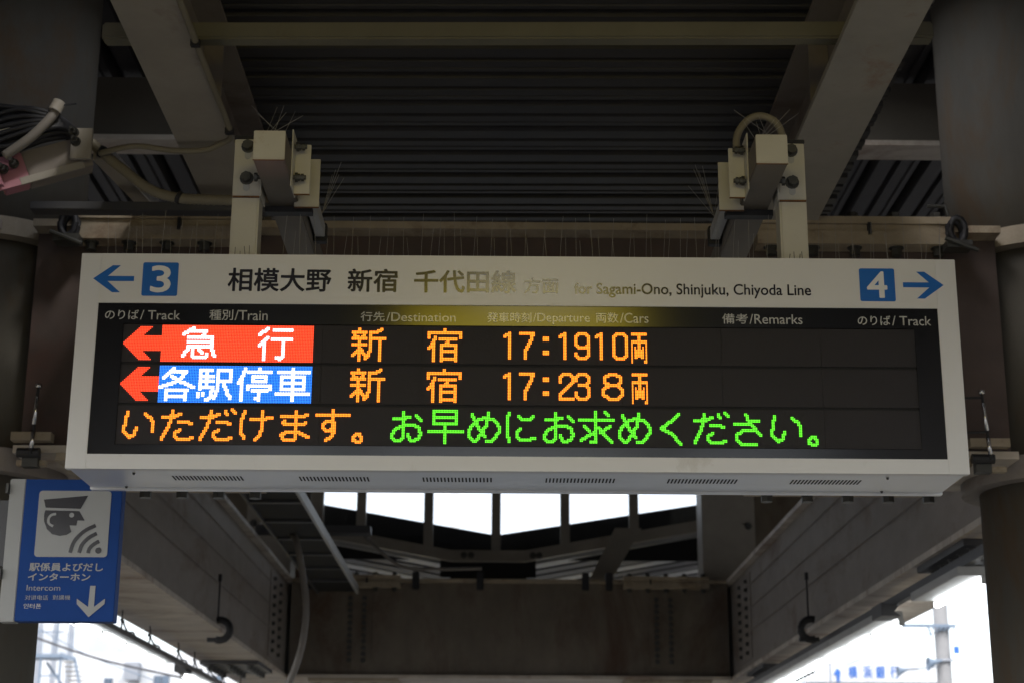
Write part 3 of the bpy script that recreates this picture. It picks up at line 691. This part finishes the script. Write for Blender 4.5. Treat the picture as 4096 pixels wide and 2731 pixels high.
# cable ladder and hanging pipe
th = thing('cable_ladder', 'overhead cable ladder running away left of the far windows', 'cable ladder', (-1.75, 13, 4.15))
for x, m in ((-1.60, 'chrome'), (-2.05, 'rail')): MB().box(x - .012, x + .012, 8.7, 18.9, 4.13, 4.22).build('side_rail', 'housing' if m == 'chrome' else m, th)
MB().box(-2.035, -1.615, 8.7, 18.9, 4.152, 4.160).build('dark_fill_plate', 'slot', th)  # dark sheet added to black out bright gaps between the rungs
for i in range(11): MB().box(-2.04, -1.61, 8.9 + i * .9, 8.95 + i * .9, 4.128, 4.150).build('rung', 'rail', th)
for i in range(5): MB().tube([(-1.98 + i * .075, 8.7, 4.185), (-1.98 + i * .075, 18.9, 4.185)], .02, 8).build('cable', 'black', th)
th = thing('cable_tray', 'dark horizontal tray crossing below the cable ladder', 'cable tray', (-1.9, 17, 4.5))
MB().box(-2.55, -1.35, 17.3, 17.5, 4.55, 4.63).build('tray', 'rail', th)
MB().box(-2.5, -1.95, 17.28, 17.3, 4.635, 4.65).build('lip', 'soffit', th)
th = thing('hanging_pipe', 'grey plastic pipe curving down in front of the far girder', 'pipe', (-1.75, 15, 3.5))
MB().tube(catmull([(-2.05, 15.3, 4.25), (-1.90, 15.1, 4.17), (-1.825, 15, 4.04), (-1.758, 15, 3.732), (-1.724, 15, 3.48), (-1.74, 15, 3.2), (-1.80, 15, 2.95), (-1.92, 15, 2.65)], 8), .030, 12).build('pipe', 'cable', th, True)
th = thing('gutter_pipe', 'thin pale pipe bent along the top of the far girder', 'pipe', (-1.2, 19, 4.5))
MB().tube(catmull([(-1.55, 19.0, 4.80), (-1.35, 19.0, 4.62), (-1.15, 19.0, 4.47), (-.9, 19.0, 4.43), (-.2, 19.0, 4.44)], 6), .02, 8).build('pipe', 'cable', th, True)
for x in (-2.15, -.95, -.22, .98, 1.25): 
    th = thing('hanger_lug', 'small dark lug on the far girder ledge, ' + {-2.15: 'leftmost one', -.95: 'second from left', -.22: 'middle one', .98: 'second from right', 1.25: 'rightmost one'}[x], 'lug', (x, 19.05, 4.3), 'lugs on the far girder ledge')
    MB().box(x - .04, x + .04, 18.98, 19.06, 4.20, 4.40).build('lug', 'black', th, bevel=.01)

# ------------------------------------------------------------------ strip lamps over the platform edges
def lamp(x, s, y0, y1, label):
    th = thing('strip_lamp', label, 'lamp', (x, (y0 + y1) / 2, 3.0), 'fluorescent strip lamps along the platform edges')
    xi = x - s * (.11 if s < 0 else .16)
    MB().box(min(x + s * .01, xi), max(x + s * .01, xi), y0, y1, 3.022, 3.075).build('housing', 'housing', th, bevel=.004)
    MB().tube([(x, y0 + .03, 2.996), (x, y1 - .03, 2.996)], .0215, 12).build('tube', 'tube', th, True)
    for y in (y0 + .015, y1 - .015): MB().box(x - .02, x + .02, y - .012, y + .012, 2.975, 3.021).build('socket', 'housing', th)
names = ['nearest', 'second', 'third', 'fourth', 'fifth', 'sixth', 'seventh', 'eighth', 'ninth']
ly = [11.12 + .85 * i for i in range(5)] + [16.25 + .85 * i for i in range(4)]
for i, y in enumerate(ly): lamp(-3.03, -1, y, y + .84, names[i] + ' strip lamp from the viewer in the left row')
ly = [9.66] + [11.75 + .93 * i for i in range(8)]
for i, y in enumerate(ly): lamp(2.82, 1, y, y + (.92 if i else 1.15), names[i] + ' strip lamp from the viewer in the right row')
for s, x, lab in ((-1, -2.92, 'dark lighting duct along the left lamp row'), (1, 2.72, 'dark lighting duct along the right lamp row')):
    th = thing('lighting_duct', lab, 'duct', (x, 13, 3.0), 'lighting ducts holding the strip lamps')
    MB().box(x - .022, x + .022, 8.2, 19.6, 3.02 if s < 0 else 3.078, 3.06 if s < 0 else 3.14).build('duct_body', 'rail', th)
    yy = 9.0
    while yy < 19.4 and s < 0:
        MB().tube(catmull([(x - s * .0, yy, 3.06), (x + random.uniform(-.01, .01), yy + .02, 3.15), (x, yy, 3.208)], 3), .007, 6).build('hanger_rod', 'black', th)
        MB().tube([(x, yy - .02, 3.135), (x, yy + .05, 3.125)], .013, 6).build('coupling', 'black', th)
        MB().tube(catmull([(x, yy + .05, 3.12), (x, yy + .22, 3.068 + random.uniform(.0, .02)), (x, yy + .42, 3.085), (x, yy + .5, 3.065)], 4), .008, 6).build('loose_cable', 'black', th)
        yy += random.choice((.85, 1.05, 1.3))
# end bracket notches
for x, y, lab in ((2.66, 11.3, 'dark notched bracket at the gap in the right lamp row'), (-2.99, 15.85, 'dark notched bracket at the gap in the left lamp row')):
    th = thing('lamp_bracket', lab, 'bracket', (x, y, 3.0), 'brackets at the gaps in the lamp rows')
    MB().prism([(x - .06, 3.0), (x + .07, 3.0), (x + .03, 3.03), (x + .06, 3.07), (x - .06, 3.09)], y + .1, y + .40).build('plate', 'rail', th)

# ------------------------------------------------------------------ intercom sign
I = thing('intercom_sign', 'blue hanging intercom sign with a white staff pictogram and a down arrow', 'sign', (-1.55, 6.0, 2.3))
MB().box(-1.7265, -1.374, 6.0, 6.06, 2.299, 2.813).build('panel', 'signblue', I, bevel=.002)
MB().box(-1.7850, -1.7275, 6.004, 6.07, 2.297, 2.815).build('edge_plate', 'signwhite', I, bevel=.003)
MB().box(-2.25, -1.788, 6.03, 6.10, 2.50, 2.74).build('wall_bracket', 'rail', I)
for z in (2.76, 2.45): MB().box(-1.795, -1.786, 5.99, 6.03, z, z + .035).build('hinge', 'bolt', I)
pic = MB().prism(rrect(-1.674, -1.4125, 2.529, 2.7705, .012), 5.9975, 5.9995).build('pictogram_field', 'signwhite', I)
mb = MB()
mb.prism([(-1.6552, 2.7375), (-1.4963, 2.7525), (-1.5201, 2.7044), (-1.6467, 2.708)], 5.996, 5.9974)
mb.build('cap', 'ink', pic)
MB().prism([(-1.6475, 2.698), (-1.5239, 2.696), (-1.502, 2.6617), (-1.5283, 2.6616), (-1.5307, 2.6433), (-1.5554, 2.6437), (-1.547, 2.6199), (-1.5636, 2.6088), (-1.5879, 2.6048), (-1.6157, 2.6112), (-1.6364, 2.6304), (-1.648, 2.658), (-1.6499, 2.6802)], 5.996, 5.9974).build('face', 'ink', pic)
mb = MB(); mb.prism(circ(-1.5501, 2.6808, .0088), 5.995, 5.9959); stroke(mb, [(-1.6069, 2.6849), (-1.6241, 2.6804), (-1.6328, 2.6664), (-1.6298, 2.6498), (-1.6142, 2.64)], .0085, 5.995, 5.9959)
mb.build('eye_and_ear', 'signwhite', pic)
mb = MB(); mb.prism(circ(-1.4447, 2.5529, .0112), 5.996, 5.9974)
for q in ([(-1.4613, 2.6442), (-1.5017, 2.6219), (-1.5334, 2.5858), (-1.546, 2.5445)], [(-1.4547, 2.615), (-1.4835, 2.5983), (-1.5051, 2.5734), (-1.5132, 2.5442)], [(-1.4444, 2.5864), (-1.4627, 2.5753), (-1.4768, 2.5598), (-1.481, 2.5433)]):
    stroke(mb, q, .0135, 5.996, 5.9974)
mb.build('sound_waves', 'ink', pic)
MB().prism([(-1.4645, 2.4261), (-1.4455, 2.4261), (-1.4459, 2.3506), (-1.4085, 2.3805), (-1.4089, 2.3616), (-1.4621, 2.3145), (-1.5077, 2.361), (-1.5087, 2.3799), (-1.4664, 2.3505)], 5.9975, 5.9995).build('down_arrow', 'signwhite', I)
for s_, a, b, c, d, bo in (('駅係員よびだし', -1.688, 2.4775, -1.4235, 2.508, .0008), ('インターホン', -1.690, 2.4435, -1.4665, 2.471, .0008), ('Intercom', -1.6913, 2.4080, -1.571, 2.428, 0),
                       ('对讲电话', -1.694, 2.3745, -1.612, 2.392, 0), ('對講機', -1.5955, 2.3755, -1.533, 2.3925, 0), ('인터폰', -1.697, 2.3440, -1.634, 2.3615, 0)):
    text('lettering', s_, a, b, c, d, 5.999, 'signwhite' if '인' not in s_ else 'greyink', I, bo)

# ------------------------------------------------------------------ lit sign over the viewer (seen only as a reflection in the board)
th = thing('lit_sign', 'yellow and white lit box sign hanging over the platform, mirrored in the board', 'sign', (.1, 2.5, 3.9))
MB().box(-.47, .66, 2.36, 2.488, 3.76, 4.24).build('case', 'housing', th, bevel=.005)
MB().box(-.45, .64, 2.49, 2.4995, 3.78, 4.005).build('yellow_face', 'lit_yellow', th)
MB().box(-.12, .46, 2.49, 2.4995, 4.01, 4.21).build('white_face', 'lit_white', th)
for x in (-.3, .5): MB().tube([(x, 2.42, 4.24), (x, 2.42, 4.75)], .012, 8).build('drop_rod', 'post', th)

# ------------------------------------------------------------------ outside: pole, horns, bank, houses, stairs, wires
th = thing('utility_pole', 'grey concrete pole with a steel cross arm beyond the right track', 'pole', (10.5, 40, -1.15))
mb = MB(); mb.tube([(10.56, 40, -1.15), (10.52, 40, 7.6)], .175, 16); mb.build('shaft', 'concrete', th, True)
MB().box(9.45, 10.8, 39.75, 39.85, 6.22, 6.29).build('cross_arm', 'farsteel', th)
for i in range(6): MB().beam((10.22 + i * .1, 39.74, 6.14), (10.30 + i * .1, 39.74, 6.24), .03, .03).build('brace', 'farsteel', th)
MB().beam((10.15, 39.75, 6.22), (10.22, 39.75, 6.0), .04, .04).build('brace', 'farsteel', th)
MB().box(10.72, 10.84, 39.7, 39.74, 5.60, 5.77).build('small_blue_plate', 'farblue', th)
def horn(x, y, z, sc, label):
    th = thing('loudspeaker', label, 'loudspeaker', (x, y, z), 'grey horn loudspeakers by the right pole')
    mb = MB(); k = 16; prof = [(0, .17), (.10, .10), (.22, .05), (.34, .03)]
    for i, (a, r) in enumerate(prof):
        for j in range(k): an = 2 * math.pi * j / k; mb.v.append((x + a * sc, y + r * sc * math.cos(an), z + r * sc * math.sin(an) + a * .25 * sc))
    for i in range(3):
        for j in range(k): mb.f.append([i * k + j, i * k + (j + 1) % k, (i + 1) * k + (j + 1) % k, (i + 1) * k + j])
    mb.build('bell', 'farsteel', th, True)
    MB().tube([(x + .3 * sc, y, z + .08 * sc), (x + .62 * sc, y, z + .1 * sc)], .03, 8).build('driver', 'fargrey', th)
    MB().tube([(x + .5 * sc, y, z + .09 * sc), (10.5, 39.9, z + .12)], .012, 8).build('mount', 'farsteel', th)
horn(10.10, 39.8, 5.36, 1.0, 'horn loudspeaker right at the concrete pole')
horn(9.45, 40.1, 5.20, .8, 'horn loudspeaker further left in front of the bank sign')
th = thing('bank_building', 'white bank building with big blue lettering beyond the right track', 'building', (19, 91, -1.15))
MB().box(16.3, 23.6, 90.2, 102, -1.15, 9.28).build('wall', 'farwhite', th)
MB().box(16.3, 23.5, 90.0, 90.19, 9.15, 10.35).build('rooftop_sign', 'farwhite', th)
for i in range(7): 
    f = MB().box(16.6 + i * .98, 17.4 + i * .98, 90.1, 90.19, 8.2, 9.0).build('window', 'farsteel', th)
    MB().box(16.65 + i * .98, 17.35 + i * .98, 90.05, 90.095, 8.25, 8.95).build('pane', 'farwin', f)
for ch, a, b in (('横', 18.57, 19.05), ('浜', 19.36, 19.81), ('銀', 20.04, 20.53), ('行', 20.8, 21.28)):
    text('sign_character', ch, a, 9.33, b, 10.0, 89.96, 'farblue', th, .012)
MB().prism([(17.77, 9.54), (17.97, 9.86), (18.16, 9.70), (18.06, 9.13), (17.95, 9.13), (17.93, 9.5)], 89.93, 89.98).build('logo', 'farblue', th)
th = thing('antenna', 'thin television antenna above the bank sign', 'antenna', (19.85, 91, 9.2))
MB().tube([(19.82, 89.7, 9.2), (19.80, 89.7, 10.95)], .02, 6).build('mast', 'farsteel', th); MB().tube([(19.1, 89.7, 10.82), (20.85, 89.7, 10.78)], .018, 6).build('boom', 'farsteel', th)
for i in range(6): MB().tube([(19.2 + i * .3, 89.5, 10.8), (19.2 + i * .3, 89.9, 10.8)], .012, 6).build('element', 'farsteel', th)
th = thing('small_post', 'thin grey post left of the blue bank logo', 'post', (17.44, 89, 0)); MB().tube([(17.44, 89, -1.15), (17.42, 89, 10.1)], .06, 8).build('shaft', 'fargrey', th)
th = thing('rear_building', 'pale building with one grey window right of the concrete pole', 'building', (25, 94, -1.15))
MB().box(23.9, 31, 93, 104, -1.15, 9.2).build('wall', 'farwhite', th)
f = MB().box(25.0, 25.9, 92.9, 92.99, 8.4, 9.0).build('window', 'fargrey', th); MB().box(25.06, 25.84, 92.85, 92.895, 8.46, 8.94).build('pane', 'farwin', f)

th = thing('apartment_building', 'pale apartment building with a small window beyond the left track', 'building', (-15, 76, -1.15))
MB().box(-18.55, -6.5, 75, 88, -1.15, 8.95).build('wall', 'farwhite', th)
for a, b, c, d in ((-17.38, -16.99, 7.60, 7.88), (-15.2, -14.5, 7.3, 8.0), (-12.9, -12.2, 7.3, 8.0)):
    f = MB().box(a, b, 74.93, 74.99, c, d).build('window', 'fargrey', th)
    MB().box(a + .04, (a + b) / 2 - .02, 74.88, 74.925, c + .04, d - .04).build('pane', 'farwin', f); MB().box((a + b) / 2 + .02, b - .04, 74.88, 74.925, c + .04, d - .04).build('pane', 'farwin', f)
MB().box(-16.38, -15.75, 74.2, 74.9, 7.75, 8.5).build('duct_box', 'fargrey', th)
th = thing('corner_building', 'white building behind the steel staircase at the left edge', 'building', (-22, 80, -1.15))
MB().box(-26, -19.0, 78, 90, -1.15, 11).build('wall', 'farwhite', th)
for i in range(9): MB().box(-25.6 + i * .72, -25.4 + i * .72, 77.9, 77.99, 5.0, 10.6).build('rib', 'fargrey', th)
th = thing('fire_stairs', 'bluish steel outdoor staircase beyond the left track', 'stairs', (-18.6, 70, -1.15))
MB().box(-19.55, -18.08, 69.9, 71.2, 8.27, 8.42).build('landing', 'farsteel', th)
MB().beam((-18.1, 69.9, 8.40), (-17.45, 69.9, 8.20), .06, .16).build('landing_edge', 'farsteel', th)
for x0, x1 in ((-18.94, -18.86), (-18.12, -18.04)): MB().box(x0, x1, 69.95, 70.05, -1.15, 8.27).build('post', 'farsteel', th)
MB().beam((-17.50, 69.95, 8.25), (-17.17, 69.95, 7.0), .06, .10).build('stringer', 'farsteel', th)
MB().beam((-18.86, 69.95, 7.52), (-18.12, 69.95, 7.55), .06, .06).build('rail', 'farsteel', th)
MB().beam((-18.86, 70.8, 8.15), (-18.12, 70.8, 7.2), .06, .10).build('stringer', 'farsteel', th)
for i in range(9): MB().box(-18.0, -17.46 + i * .035, 70.0 + i * .25, 70.3 + i * .25, 8.08 - i * .165, 8.13 - i * .165).build('step', 'tread', th)
for i in range(22): MB().box(-19.5 + i * .09, -19.48 + i * .09, 69.92, 69.94, 8.42, 9.3).build('baluster', 'farsteel', th)
MB().box(-19.55, -18.0, 69.9, 69.96, 9.3, 9.35).build('handrail', 'farsteel', th)
for x0, z0, x1, z1, r, lab in ((-11.6, 6.10, -7.4, 4.955, .028, 'thick overhead wire crossing above the left track'), (-11.3, 6.30, -8.1, 4.90, .012, 'thin overhead wire above the left track')):
    th = thing('overhead_wire', lab, 'wire', (x0, 40, z0))
    MB().tube(catmull([(x0, 40, z0), ((x0 + x1) / 2, 40, (z0 + z1) / 2 - .12), (x1, 40, z1)], 8), r, 6).build('wire', 'rail' if r > .02 else 'farsteel', th)
th = thing('overhead_wire', 'thin overhead wire meeting the concrete pole from the right', 'wire', (12, 40, 6.6)); MB().tube(catmull([(8.2, 40, 5.35), (10.6, 39.8, 6.2), (13.0, 40, 7.1)], 8), .012, 6).build('wire', 'farsteel', th)
th = thing('trolley_hanger', 'thin dark drop wire joining the overhead wires on the left', 'wire', (-10.5, 40, 5.9)); MB().tube([(-10.49, 40, 5.70), (-10.44, 40, 6.35)], .02, 6).build('rod', 'farsteel', th)
th = thing('distant_tower', 'pale grey tower faint behind the middle windows', 'tower', (-5.6, 200, -1.15))
MB().box(-6.5, -4.6, 200, 203, -1.15, 34).build('lower_block', 'farwhite', th); MB().box(-6.05, -4.9, 200.5, 202.5, 34, 70).build('shaft', 'farwhite', th)
